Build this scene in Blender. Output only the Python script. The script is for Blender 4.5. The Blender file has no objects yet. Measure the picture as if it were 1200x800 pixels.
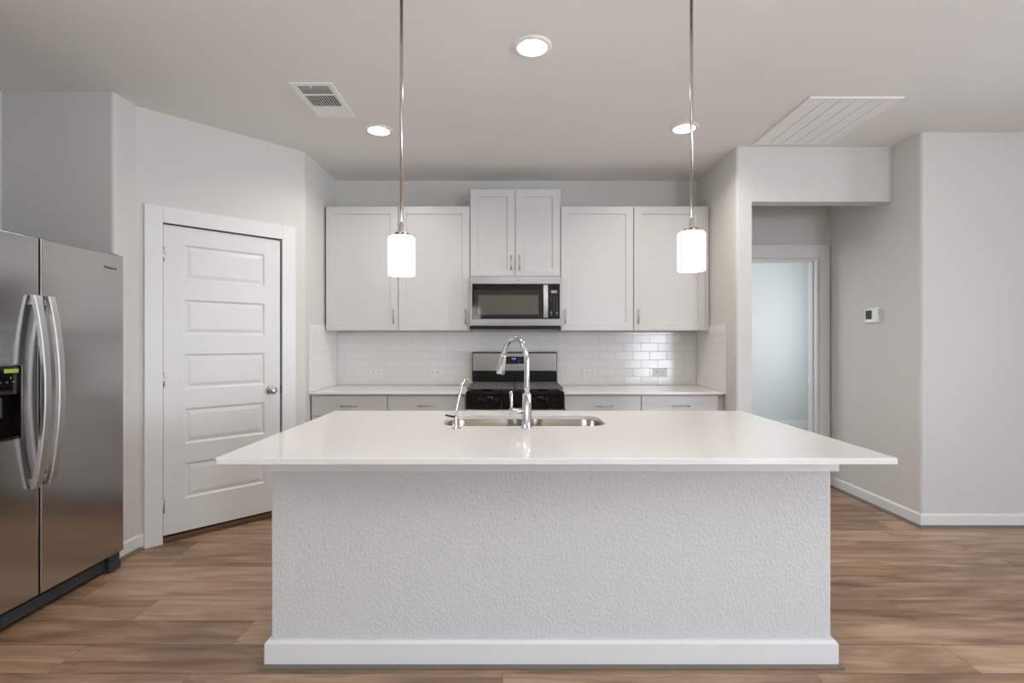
import bpy, bmesh, math, random
from mathutils import Vector, Matrix

S = bpy.context.scene
COL = S.collection
PI = math.pi

# ------------------------------------------------------------------ camera, light, exposure
CAM_Z = 1.30
F = 600.0                       # focal length in pixels of a 1200 px wide frame
cam = bpy.data.cameras.new('camera')
cam.sensor_width = 36.0
cam.lens = 18.0
cam.clip_start = 0.05
cam_o = bpy.data.objects.new('camera', cam)
cam_o.location = (0, 0, CAM_Z)
cam_o.rotation_euler = (PI / 2, 0, 0)
COL.objects.link(cam_o)
S.camera = cam_o

S.view_settings.view_transform = 'Standard'
S.view_settings.look = 'None'
S.view_settings.exposure = 0.0
S.view_settings.gamma = 1.0
S.view_settings.use_curve_mapping = False

W = bpy.data.worlds.new('daylight')
S.world = W
W.use_nodes = True
bg = W.node_tree.nodes['Background']
bg.inputs['Color'].default_value = (0.75, 0.86, 1.0, 1)
bg.inputs['Strength'].default_value = 1.6

DAY = 1.0
REAR_Y, RIGHT_X, LEFT_X, CEIL = -4.6, 5.6, -3.0, 2.766


def area(name, loc, rot, sx, sy, watts, color):
    l = bpy.data.lights.new(name, 'AREA')
    l.shape = 'RECTANGLE'
    l.size, l.size_y = sx, sy
    l.energy = watts
    l.color = color
    o = bpy.data.objects.new(name, l)
    o.location = loc
    o.rotation_euler = rot
    COL.objects.link(o)
    return o


# area lights in unseen windows, invented to suit the light and reflections
REAR_WINDOWS = [(3.35, 4.35, 0.06, 2.12), (4.55, 5.45, 0.75, 2.25)]
SIDE_WINDOWS = [(-2.6, -1.1, 0.75, 2.25), (0.4, 1.9, 0.75, 2.25)]
LEFT_WINDOWS = [(-3.4, -1.9, 0.75, 2.25), (-1.3, 0.2, 0.75, 2.25)]
LEFT_LIVING = -2.34
P = {'rear': (116, 28), 'side': (88, 104), 'left': (120, 40), 'bedroom': 30, 'bounce': 68, 'led': 4.0, 'bulb': 1.0}
COOL = (0.88, 0.99, 1.12)
for w_, (a, b, c, d) in zip(P['rear'], REAR_WINDOWS):
    area('window_daylight', ((a + b) / 2, REAR_Y - 0.22, (c + d) / 2), (PI / 2, 0, 0), b - a, d - c, w_, COOL)
for w_, (a, b, c, d) in zip(P['side'], SIDE_WINDOWS):
    area('window_daylight', (RIGHT_X + 0.22, (a + b) / 2, (c + d) / 2), (PI / 2, 0, PI / 2), b - a, d - c, w_, COOL)
for w_, (a, b, c, d) in zip(P['left'], LEFT_WINDOWS):
    area('window_daylight', (LEFT_LIVING - 0.22, (a + b) / 2, (c + d) / 2), (PI / 2, 0, -PI / 2), b - a, d - c, w_, COOL)
for x_, y_, r_, k_ in ((4.5, 6.3, PI / 2, 1.0), (1.0, 6.75, -PI / 2, 0.85)):  # unseen lights added on both sides of the far room as its daylight
    area('bedroom_daylight', (x_, y_, 1.5), (PI / 2, 0, r_), 1.3, 1.4, P['bedroom'] * k_, (0.88, 0.95, 1.0))
# unseen area light added behind the camera, aimed up as ceiling-bounce fill
area('bounce_light', (0.2, -0.75, 1.8), (PI, 0, 0), 1.3, 1.3, P['bounce'], (0.89, 0.99, 1.11))

LED_W = P['led']
SHADE_E = 5.0


# ------------------------------------------------------------------ materials
def lin(c):
    c = c / 255.0
    return c / 12.92 if c <= 0.04045 else ((c + 0.055) / 1.055) ** 2.4


def rgb(r, g, b):
    return (lin(r), lin(g), lin(b), 1.0)


MATS = {}


def mat(name, col, rough=0.5, metal=0.0, bump=None, aniso=0.0, coat=0.0, emit=None, spec=None):
    m = bpy.data.materials.new(name)
    m.use_nodes = True
    nt = m.node_tree
    p = nt.nodes['Principled BSDF']
    p.inputs['Base Color'].default_value = col
    p.inputs['Roughness'].default_value = rough
    p.inputs['Metallic'].default_value = metal
    if aniso:
        p.inputs['Anisotropic'].default_value = aniso
    if coat:
        p.inputs['Coat Weight'].default_value = coat
        p.inputs['Coat Roughness'].default_value = 0.05
    if spec is not None:
        p.inputs['Specular IOR Level'].default_value = spec
    if emit:
        p.inputs['Emission Color'].default_value = emit[0]
        p.inputs['Emission Strength'].default_value = emit[1]
    if bump:
        scale, strength, dist, stretch = bump
        geo = nt.nodes.new('ShaderNodeNewGeometry')
        mp = nt.nodes.new('ShaderNodeMapping')
        mp.inputs['Scale'].default_value = stretch
        no = nt.nodes.new('ShaderNodeTexNoise')
        no.inputs['Scale'].default_value = scale
        no.inputs['Detail'].default_value = 3.0
        bm_ = nt.nodes.new('ShaderNodeBump')
        bm_.inputs['Strength'].default_value = strength
        bm_.inputs['Distance'].default_value = dist
        nt.links.new(geo.outputs['Position'], mp.inputs['Vector'])
        nt.links.new(mp.outputs['Vector'], no.inputs['Vector'])
        nt.links.new(no.outputs['Fac'], bm_.inputs['Height'])
        nt.links.new(bm_.outputs['Normal'], p.inputs['Normal'])
    MATS[name] = m
    return m


mat('wall_paint', rgb(218, 215, 210), 0.75, bump=(55, 0.12, 0.004, (1, 1, 1)))
mat('bedroom_paint', rgb(214, 216, 216), 0.8)
mat('ceiling_paint', rgb(236, 234, 230), 0.9, bump=(60, 0.15, 0.004, (1, 1, 1)))
mat('knee_wall_paint', rgb(212, 212, 211), 0.6, bump=(105, 0.5, 0.009, (1, 1, 0.7)))
mat('trim_white', rgb(232, 231, 229), 0.35)
mat('island_trim', rgb(228, 228, 227), 0.4)
mat('door_white', rgb(228, 227, 224), 0.38)
mat('cabinet_white', rgb(210, 208, 205), 0.33)
mat('cabinet_inside', rgb(150, 142, 132), 0.6)
mat('quartz', rgb(233, 227, 222), 0.13)
mat('tile_glaze', rgb(238, 235, 231), 0.14)
mat('grout', rgb(214, 210, 205), 0.8)
mat('steel', (0.42, 0.41, 0.39, 1), 0.27, 1.0, bump=(30, 0.015, 0.002, (1, 1, 60)))
mat('fridge_steel', (0.50, 0.495, 0.49, 1), 0.17, 1.0)
mat('handle_steel', (0.60, 0.59, 0.575, 1), 0.38, 1.0)
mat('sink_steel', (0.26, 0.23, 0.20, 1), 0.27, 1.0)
mat('chrome', (0.66, 0.66, 0.66, 1), 0.07, 1.0)
mat('nickel', (0.52, 0.50, 0.47, 1), 0.25, 1.0)
mat('black_gloss', rgb(16, 14, 12), 0.04)
mat('black_satin', rgb(17, 16, 15), 0.32, spec=0.3)
mat('oven_window', rgb(92, 88, 80), 0.06)
mat('oven_border', rgb(44, 41, 37), 0.10)
mat('cast_iron', rgb(98, 94, 88), 0.55)
mat('dark_plastic', rgb(58, 60, 63), 0.5)
mat('dark_void', rgb(10, 10, 10), 0.9)
mat('duct_grey', rgb(120, 117, 113), 0.9)
mat('vent_white', rgb(246, 245, 242), 0.5)
mat('plastic_white', rgb(236, 235, 232), 0.35)
mat('slot_dark', rgb(60, 58, 55), 0.6)
mat('screen_green', rgb(56, 80, 70), 0.6, spec=0.2)
mat('label_green', rgb(168, 190, 72), 0.5)
mat('key_grey', rgb(150, 150, 148), 0.5)
mat('logo_dark', rgb(70, 68, 66), 0.4)
mat('shoe_wood', rgb(120, 108, 96), 0.45)
mat('threshold_wood', rgb(98, 74, 56), 0.5)
mat('opal_glass', rgb(240, 238, 232), 0.25, emit=((1.0, 0.985, 0.955, 1), SHADE_E))
mat('led_lens', rgb(245, 243, 238), 0.4, emit=((1.0, 0.97, 0.91, 1), 22.0))
mat('clock_blue', rgb(20, 30, 90), 0.4, emit=((0.10, 0.16, 1.0, 1), 2.2))
mat('carpet', rgb(168, 164, 158), 0.95, bump=(400, 0.5, 0.01, (1, 1, 1)))

# thin window glass
m = bpy.data.materials.new('window_glass')
m.use_nodes = True
nt = m.node_tree
nt.nodes.clear()
out = nt.nodes.new('ShaderNodeOutputMaterial')
mix = nt.nodes.new('ShaderNodeMixShader')
fr = nt.nodes.new('ShaderNodeFresnel')
tr = nt.nodes.new('ShaderNodeBsdfTransparent')
gl = nt.nodes.new('ShaderNodeBsdfGlossy')
gl.inputs['Roughness'].default_value = 0.02
nt.links.new(fr.outputs['Fac'], mix.inputs['Fac'])
nt.links.new(tr.outputs['BSDF'], mix.inputs[1])
nt.links.new(gl.outputs['BSDF'], mix.inputs[2])
nt.links.new(mix.outputs['Shader'], out.inputs['Surface'])
MATS['window_glass'] = m


def floor_material():
    m = bpy.data.materials.new('plank_floor')
    m.use_nodes = True
    nt = m.node_tree
    L = nt.links.new
    p = nt.nodes['Principled BSDF']

    def N(t):
        return nt.nodes.new(t)

    def M(op, a, b=None, c=None):
        n = N('ShaderNodeMath')
        n.operation = op
        for i, v in enumerate((a, b, c)):
            if v is None:
                continue
            if isinstance(v, (int, float)):
                n.inputs[i].default_value = v
            else:
                L(v, n.inputs[i])
        return n.outputs[0]

    geo = N('ShaderNodeNewGeometry')
    sep = N('ShaderNodeSeparateXYZ')
    L(geo.outputs['Position'], sep.inputs[0])
    X, Y = sep.outputs['X'], sep.outputs['Y']
    yr = M('DIVIDE', M('ADD', Y, 20.035), 0.19)
    row = M('FLOOR', yr)
    fy = M('FRACT', yr)
    wn1 = N('ShaderNodeTexWhiteNoise')
    wn1.noise_dimensions = '1D'
    L(row, wn1.inputs['W'])
    xr = M('DIVIDE', M('ADD', M('ADD', X, 30.0), M('MULTIPLY', wn1.outputs['Value'], 1.22)), 1.22)
    colm = M('FLOOR', xr)
    fx = M('FRACT', xr)
    cmb = N('ShaderNodeCombineXYZ')
    L(row, cmb.inputs[0])
    L(colm, cmb.inputs[1])
    wn2 = N('ShaderNodeTexWhiteNoise')
    wn2.noise_dimensions = '3D'
    L(cmb.outputs[0], wn2.inputs['Vector'])
    tone = wn2.outputs['Value']
    # grain, stretched along the planks and shifted for every plank
    cg = N('ShaderNodeCombineXYZ')
    L(M('ADD', M('MULTIPLY', X, 1.3), M('MULTIPLY', tone, 37.0)), cg.inputs[0])
    L(M('ADD', M('MULTIPLY', Y, 9.0), M('MULTIPLY', tone, 91.0)), cg.inputs[1])
    n1 = N('ShaderNodeTexNoise')
    n1.inputs['Scale'].default_value = 1.6
    n1.inputs['Detail'].default_value = 5.0
    n1.inputs['Roughness'].default_value = 0.5
    n1.inputs['Distortion'].default_value = 0.8
    L(cg.outputs[0], n1.inputs['Vector'])
    cf = N('ShaderNodeCombineXYZ')
    L(M('ADD', M('MULTIPLY', X, 3.0), M('MULTIPLY', tone, 11.0)), cf.inputs[0])
    L(M('MULTIPLY', Y, 95.0), cf.inputs[1])
    n2 = N('ShaderNodeTexNoise')
    n2.inputs['Scale'].default_value = 1.0
    n2.inputs['Detail'].default_value = 3.0
    L(cf.outputs[0], n2.inputs['Vector'])
    v = M('ADD', M('MULTIPLY', n1.outputs['Fac'], 0.72), M('ADD', M('MULTIPLY', n2.outputs['Fac'], 0.13), M('MULTIPLY', tone, 0.20)))
    cr = N('ShaderNodeValToRGB')
    e = cr.color_ramp.elements
    e[0].position = 0.30
    e[0].color = rgb(112, 82, 60)
    e[1].position = 0.78
    e[1].color = rgb(202, 170, 141)
    k = e.new(0.47)
    k.color = rgb(150, 117, 91)
    k = e.new(0.60)
    k.color = rgb(178, 145, 117)
    L(v, cr.inputs['Fac'])
    # seams
    ey = M('MINIMUM', fy, M('SUBTRACT', 1.0, fy))
    ex = M('MINIMUM', fx, M('SUBTRACT', 1.0, fx))
    seam = M('MAXIMUM', M('LESS_THAN', ey, 0.014), M('LESS_THAN', ex, 0.0015))
    mx = N('ShaderNodeMixRGB')
    mx.blend_type = 'MULTIPLY'
    mx.inputs['Color2'].default_value = (0.42, 0.37, 0.33, 1)
    L(M('MULTIPLY', seam, 0.75), mx.inputs['Fac'])
    L(cr.outputs['Color'], mx.inputs['Color1'])
    L(mx.outputs['Color'], p.inputs['Base Color'])
    p.inputs['Roughness'].default_value = 0.36
    bp = N('ShaderNodeBump')
    bp.inputs['Strength'].default_value = 0.12
    bp.inputs['Distance'].default_value = 0.003
    L(M('SUBTRACT', v, seam), bp.inputs['Height'])
    L(bp.outputs['Normal'], p.inputs['Normal'])
    MATS['plank_floor'] = m


floor_material()


# ------------------------------------------------------------------ mesh helpers
class MB:
    """collects shapes and links them as ONE mesh object"""

    def __init__(self):
        self.bm = bmesh.new()

    def add(self, verts, faces, smooth=False):
        vs = [self.bm.verts.new(v) for v in verts]
        for f in faces:
            try:
                nf = self.bm.faces.new([vs[i] for i in f])
                nf.smooth = smooth
            except ValueError:
                pass
        return self

    def box(self, x0, x1, y0, y1, z0, z1, bev=0.0, seg=2):
        if bev <= 0:
            v = [(x0, y0, z0), (x1, y0, z0), (x1, y1, z0), (x0, y1, z0), (x0, y0, z1), (x1, y0, z1), (x1, y1, z1), (x0, y1, z1)]
            f = [(0, 3, 2, 1), (4, 5, 6, 7), (0, 1, 5, 4), (1, 2, 6, 5), (2, 3, 7, 6), (3, 0, 4, 7)]
            return self.add(v, f)
        t = bmesh.new()
        bmesh.ops.create_cube(t, size=1.0, matrix=Matrix.Translation(((x0 + x1) / 2, (y0 + y1) / 2, (z0 + z1) / 2)) @ Matrix.Diagonal((x1 - x0, y1 - y0, z1 - z0, 1)))
        bmesh.ops.bevel(t, geom=list(t.edges), offset=bev, segments=seg, profile=0.5, affect='EDGES')
        return self.take(t)

    def take(self, t):
        idx = {}
        for v in t.verts:
            idx[v.index if False else v] = self.bm.verts.new(v.co)
        for f in t.faces:
            nf = self.bm.faces.new([idx[v] for v in f.verts])
            nf.smooth = f.smooth
        t.free()
        return self

    def prism(self, poly, z0, z1):
        """vertical extrusion of a counter-clockwise plan polygon"""
        n = len(poly)
        v = [(p[0], p[1], z0) for p in poly] + [(p[0], p[1], z1) for p in poly]
        f = [tuple(range(n - 1, -1, -1)), tuple(range(n, 2 * n))]
        f += [(i, (i + 1) % n, n + (i + 1) % n, n + i) for i in range(n)]
        return self.add(v, f)

    def tube(self, path, radii, n=16, caps=True, smooth=True):
        path = [Vector(p) for p in path]
        if isinstance(radii, (int, float)):
            radii = [radii] * len(path)
        rings = []
        t0 = (path[1] - path[0]).normalized()
        up = Vector((0, 0, 1)) if abs(t0.z) < 0.9 else Vector((1, 0, 0))
        nrm = t0.cross(up).normalized()
        prev = t0
        for i, p in enumerate(path):
            if i == 0:
                t = t0
            elif i == len(path) - 1:
                t = (path[i] - path[i - 1]).normalized()
            else:
                t = ((path[i] - path[i - 1]).normalized() + (path[i + 1] - path[i]).normalized()).normalized()
            q = prev.rotation_difference(t)
            nrm = (q @ nrm).normalized()
            prev = t
            b = t.cross(nrm)
            rings.append([p + (nrm * math.cos(2 * PI * k / n) + b * math.sin(2 * PI * k / n)) * radii[i] for k in range(n)])
        vs = [[self.bm.verts.new(c) for c in r] for r in rings]
        for a, b in zip(vs, vs[1:]):
            for k in range(n):
                f = self.bm.faces.new((a[k], a[(k + 1) % n], b[(k + 1) % n], b[k]))
                f.smooth = smooth
        if caps:
            self.bm.faces.new(vs[0][::-1])
            self.bm.faces.new(vs[-1])
        return self

    def lathe(self, prof, c=(0, 0, 0), n=32, axis='Z', smooth=True, caps=True):
        """prof: (radius, height along the axis)"""
        rings = []
        for (r, h) in prof:
            ring = []
            for k in range(n):
                a = 2 * PI * k / n
                u, v = r * math.cos(a), r * math.sin(a)
                if axis == 'Z':
                    p = (c[0] + u, c[1] + v, c[2] + h)
                elif axis == 'Y':
                    p = (c[0] + u, c[1] + h, c[2] + v)
                else:
                    p = (c[0] + h, c[1] + u, c[2] + v)
                ring.append(self.bm.verts.new(p))
            rings.append(ring)
        for a, b in zip(rings, rings[1:]):
            for k in range(n):
                f = self.bm.faces.new((a[k], a[(k + 1) % n], b[(k + 1) % n], b[k]))
                f.smooth = smooth
        if caps:
            self.bm.faces.new(rings[0][::-1])
            self.bm.faces.new(rings[-1])
        return self

    def slab(self, w0, w1, z0, z1, y0, t, panels, prof, edge=0.0):
        """upright slab: front face at y0 facing -y, thickness t; panels are rects whose
        nested rings follow prof = [(inset, depth), ...]; edge rounds the outer front edges"""
        bm = self.bm
        xs = sorted(set([w0 + edge, w1 - edge] + [p[0] for p in panels] + [p[1] for p in panels]))
        zs = sorted(set([z0 + edge, z1 - edge] + [p[2] for p in panels] + [p[3] for p in panels]))

        def inside(x, z):
            return any(p[0] < x < p[1] and p[2] < z < p[3] for p in panels)
        for xa, xb in zip(xs, xs[1:]):
            for za, zb in zip(zs, zs[1:]):
                if inside((xa + xb) / 2, (za + zb) / 2):
                    continue
                self.add([(xa, y0, za), (xb, y0, za), (xb, y0, zb), (xa, y0, zb)], [(0, 1, 2, 3)])

        def ring(a, b, c, d, y):
            return [bm.verts.new(v) for v in ((a, y, c), (b, y, c), (b, y, d), (a, y, d))]

        def loft(r, s, smooth=False):
            for k in range(4):
                f = bm.faces.new((r[k], r[(k + 1) % 4], s[(k + 1) % 4], s[k]))
                f.smooth = smooth
        for (a, b, c, d) in panels:
            prev = ring(a, b, c, d, y0)
            for (i, dep) in prof:
                cur = ring(a + i, b - i, c + i, d - i, y0 + dep)
                loft(prev, cur)
                prev = cur
            bm.faces.new(prev)
        prev = ring(w0 + edge, w1 - edge, z0 + edge, z1 - edge, y0)
        if edge:
            for k in range(1, 4):
                a = PI / 2 * k / 3
                o = edge * (1 - math.sin(a))
                cur = ring(w0 + o, w1 - o, z0 + o, z1 - o, y0 + edge * (1 - math.cos(a)))
                loft(cur, prev)
                prev = cur
        back = ring(w0, w1, z0, z1, y0 + t)
        loft(back, prev)
        bm.faces.new(back[::-1])
        return self

    def build(self, name, material, parent=None, weld=True):
        if weld:
            bmesh.ops.remove_doubles(self.bm, verts=list(self.bm.verts), dist=1e-5)
        bmesh.ops.recalc_face_normals(self.bm, faces=list(self.bm.faces))
        me = bpy.data.meshes.new(name)
        self.bm.to_mesh(me)
        self.bm.free()
        me.materials.append(MATS[material])
        o = bpy.data.objects.new(name, me)
        COL.objects.link(o)
        if parent:
            o.parent = parent
        return o


def tag(o, label, cat=None, group=None, kind=None):
    o['label'] = label
    if cat:
        o['category'] = cat
    if group:
        o['group'] = group
    if kind:
        o['kind'] = kind
    return o


def thing(name, label, cat, loc=(0, 0, 0), rz=0.0, group=None, kind=None):
    o = bpy.data.objects.new(name, None)
    o.empty_display_size = 0.1
    o.location = loc
    o.rotation_euler = (0, 0, rz)
    COL.objects.link(o)
    return tag(o, label, cat, group, kind)


def struct(name, mb, material, label, cat='wall', parent=None):
    o = mb.build(name, material, parent)
    if parent is None:
        tag(o, label, cat, kind='structure')
    return o


def copy_tree(o, parent=None):
    c = o.copy()
    COL.objects.link(c)
    if parent:
        c.parent = parent
    for ch in list(o.children):
        copy_tree(ch, c)
    return c


def text(name, s, size, loc, rot, material, parent, depth=0.0006):
    cu = bpy.data.curves.new(name, 'FONT')
    cu.body = s
    cu.size = size
    cu.extrude = depth
    cu.align_x = 'CENTER'
    cu.align_y = 'CENTER'
    tmp = bpy.data.objects.new('text_curve', cu)
    COL.objects.link(tmp)
    me = bpy.data.meshes.new_from_object(tmp.evaluated_get(bpy.context.evaluated_depsgraph_get()))
    bpy.data.objects.remove(tmp)
    me.materials.clear()
    me.materials.append(MATS[material])
    o = bpy.data.objects.new(name, me)
    o.location = loc
    o.rotation_euler = rot
    COL.objects.link(o)
    o.parent = parent
    return o


def rounded(poly, radii, n=6):
    """round the corners of a plan polygon (bullnose)"""
    out_ = []
    N = len(poly)
    for i, p in enumerate(poly):
        r = radii.get(i, 0)
        if r <= 0:
            out_.append(p)
            continue
        P = Vector(p)
        a = (Vector(poly[i - 1]) - P).normalized()
        b = (Vector(poly[(i + 1) % N]) - P).normalized()
        half = a.angle(b) / 2
        d = r / math.tan(half)
        c = P + (a + b).normalized() * (r / math.sin(half))
        s, e = P + a * d - c, P + b * d - c
        ang = s.angle_signed(e)
        for k in range(n + 1):
            t = -ang * k / n
            q = Matrix.Rotation(t, 2) @ s
            out_.append((c.x + q.x, c.y + q.y))
    return out_


def rrect(x0, x1, y0, y1, r, n=6):
    pts = []
    for (cx, cy, a0) in ((x1 - r, y1 - r, 0), (x0 + r, y1 - r, PI / 2), (x0 + r, y0 + r, PI), (x1 - r, y0 + r, 1.5 * PI)):
        for k in range(n + 1):
            a = a0 + PI / 2 * k / n
            pts.append((cx + r * math.cos(a), cy + r * math.sin(a)))
    return pts


# ------------------------------------------------------------------ the room shell
FLOOR_T = 0.06
mb = MB()
mb.box(LEFT_X - 0.15, RIGHT_X + 0.15, REAR_Y - 0.15, 4.68, -FLOOR_T, 0)
struct('floor', mb, 'plank_floor', 'warm brown wood plank floor of the kitchen and living area', 'floor')
mb = MB()
mb.box(0.8, 4.7, 4.68, 7.75, -FLOOR_T, 0)
struct('floor_bedroom', mb, 'carpet', 'pale grey carpet floor seen through the far doorway', 'floor')
mb = MB()
mb.box(LEFT_X - 0.15, RIGHT_X + 0.15, REAR_Y - 0.15, 7.75, CEIL, CEIL + 0.08)
struct('ceiling', mb, 'ceiling_paint', 'flat light grey ceiling over the whole room', 'ceiling')

WB = 4.68                         # kitchen back wall plane
NOOK_Y = 3.01
PA = Vector((-2.34, 3.19))        # start and end of the slanted pantry wall
PB = Vector((-1.603, 3.965))
PD = (PB - PA).normalized()
PN = Vector((PD.y, -PD.x))        # out of the pantry wall, into the kitchen


def on_pantry(px):
    """distance along the slanted wall seen at image column px"""
    k = (px - 600.0) / F          # x = k*y
    # PA.x + t*PD.x = k*(PA.y + t*PD.y)
    return (k * PA.y - PA.x) / (PD.x - k * PD.y)


D0, D1 = on_pantry(191.5), on_pantry(328.5)       # pantry door
C0, C1 = on_pantry(168.5), on_pantry(345.5)       # outer casing
DOOR_TOP = 2.055
O0, O1, OT = D0 - 0.008, D1 + 0.012, DOOR_TOP + 0.012


def pp(t, off=0.0):
    q = PA + PD * t + PN * off
    return (q.x, q.y)


WT = 0.115
mb = MB()
left_piece = [(LEFT_X, NOOK_Y), (-2.34, NOOK_Y), (PA.x, PA.y), pp(O0), pp(O0, -WT), (PA.x - 0.12, PA.y + 0.05), (-2.46, NOOK_Y + 0.12), (LEFT_X, NOOK_Y + 0.12)]
mb.prism(rounded(left_piece, {1: 0.02, 2: 0.0}), 0, CEIL)
right_piece = [pp(O1), (PB.x, PB.y), (PB.x, WB), (PB.x - WT, WB), (PB.x - WT, PB.y + 0.06), pp(O1, -WT)]
mb.prism(rounded(right_piece, {1: 0.03}), 0, CEIL)
mb.prism([pp(O0), pp(O1), pp(O1, -WT), pp(O0, -WT)], OT, CEIL)
struct('wall_pantry', mb, 'wall_paint', 'slanted grey wall around the pantry door with the fridge alcove return')

def wall_with_openings(mb, a0, a1, openings, put):
    xs = a0
    for (a, b, c, d) in sorted(openings):
        put(mb, xs, a, 0, CEIL)
        put(mb, a, b, 0, c)
        put(mb, a, b, d, CEIL)
        xs = b
    put(mb, xs, a1, 0, CEIL)


mb = MB()
mb.box(LEFT_X - 0.15, LEFT_X, 1.83, WB, 0, CEIL)
mb.box(LEFT_X, LEFT_LIVING, 1.83, 1.95, 0, CEIL)
wall_with_openings(mb, REAR_Y - 0.15, 1.83, LEFT_WINDOWS, lambda m_, a, b, c, d: m_.box(LEFT_LIVING - 0.15, LEFT_LIVING, a, b, c, d))
struct('wall_left', mb, 'wall_paint', 'grey left side wall behind the refrigerator')
mb = MB()
mb.box(LEFT_X, 1.805, WB, WB + 0.12, 0, CEIL)
struct('wall_back', mb, 'wall_paint', 'grey kitchen back wall behind the cabinets and range')

SX0, SX1, SY = 1.69, 1.805, 3.855
mb = MB()
stub = [(SX0, SY), (SX1, SY), (SX1, WB), (SX0, WB)]
mb.prism(rounded(stub, {0: 0.02}), 0, CEIL)
struct('wall_stub', mb, 'wall_paint', 'short grey wall end between the right counter and the hall opening')
HX = 2.87
mb = MB()
mb.box(SX1, HX, SY, SY + 0.12, 2.352, CEIL)
struct('wall_header', mb, 'wall_paint', 'grey dropped header over the hall opening')
RY = 3.59
mb = MB()
right = [(HX, RY), (RIGHT_X, RY), (RIGHT_X, RY + 0.12), (HX + 0.12, RY + 0.12), (HX + 0.12, 4.62), (HX, 4.62)]
mb.prism(rounded(right, {0: 0.02}), 0, CEIL)
struct('wall_right', mb, 'wall_paint', 'grey wall corner right of the hall with the thermostat')

# hall back wall with its doorway
HY = 4.62
JX1, JX0, JT = 2.765, 1.985, 2.045
mb = MB()
mb.box(JX1, HX + 0.12, HY, HY + 0.12, 0, CEIL)
mb.box(SX1, JX0, HY, HY + 0.12, 0, CEIL)
mb.box(JX0, JX1, HY, HY + 0.12, JT, CEIL)
struct('wall_hall', mb, 'wall_paint', 'grey hall back wall above and beside the open doorway')

mb = MB()
mb.box(0.8, 4.7, 7.6, 7.75, 0, CEIL)
mb.box(0.8, 0.9, HY + 0.18, 7.6, 0, CEIL)
mb.box(4.6, 4.7, HY + 0.12, 7.6, 0, CEIL)
mb.box(HX + 0.12, 4.6, HY, HY + 0.12, 0, CEIL)
struct('wall_bedroom', mb, 'bedroom_paint', 'pale cool white walls of the room beyond the doorway')

# rear and right living-room walls with added window openings


mb = MB()
wall_with_openings(mb, -2.34, RIGHT_X, REAR_WINDOWS, lambda m_, a, b, c, d: m_.box(a, b, REAR_Y - 0.15, REAR_Y, c, d) if d - c > 0.001 else None)
struct('wall_rear', mb, 'wall_paint', 'grey rear wall of the living area with tall windows')
mb = MB()
wall_with_openings(mb, REAR_Y, RY + 0.12, SIDE_WINDOWS, lambda m_, a, b, c, d: m_.box(RIGHT_X, RIGHT_X + 0.15, a, b, c, d))
struct('wall_living', mb, 'wall_paint', 'grey right side wall of the living area with two windows')


def window(n, w, h, loc, rz, label):
    t = thing('window_%d' % n, label, 'window', loc, rz, kind='structure')
    fr_ = MB()
    fr_.box(-w / 2, -w / 2 + 0.05, 0.02, 0.08, 0, h, 0.004)
    fr_.box(w / 2 - 0.05, w / 2, 0.02, 0.08, 0, h, 0.004)
    fr_.box(-w / 2 + 0.05, w / 2 - 0.05, 0.02, 0.08, 0, 0.05, 0.004)
    fr_.box(-w / 2 + 0.05, w / 2 - 0.05, 0.02, 0.08, h - 0.05, h, 0.004)
    fr_.box(-w / 2 + 0.05, w / 2 - 0.05, 0.03, 0.07, h / 2 - 0.02, h / 2 + 0.02, 0.004)
    fr_.build('window_frame', 'trim_white', t)
    g = MB()
    g.box(-w / 2 + 0.05, w / 2 - 0.05, 0.048, 0.052, 0.05, h - 0.05)
    g.build('window_pane', 'window_glass', t)


nw = 0  # unseen windows, invented to go with the added window lights
for (a, b, c, d) in REAR_WINDOWS:
    nw += 1
    window(nw, b - a, d - c, ((a + b) / 2, REAR_Y, c), PI, ['tall glass door in the rear wall', 'window in the rear wall beside the tall glass door'][nw - 1])
for i, (a, b, c, d) in enumerate(SIDE_WINDOWS):
    nw += 1
    window(nw, b - a, d - c, (RIGHT_X, (a + b) / 2, c), -PI / 2, ['window in the right side wall nearer the rear corner', 'window in the right side wall nearer the hall corner'][i])

for i, (a, b, c, d) in enumerate(LEFT_WINDOWS):
    nw += 1
    window(nw, b - a, d - c, (LEFT_LIVING, (a + b) / 2, c), PI / 2, ['window in the left side wall nearer the rear corner', 'window in the left side wall nearer the refrigerator'][i])

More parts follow.
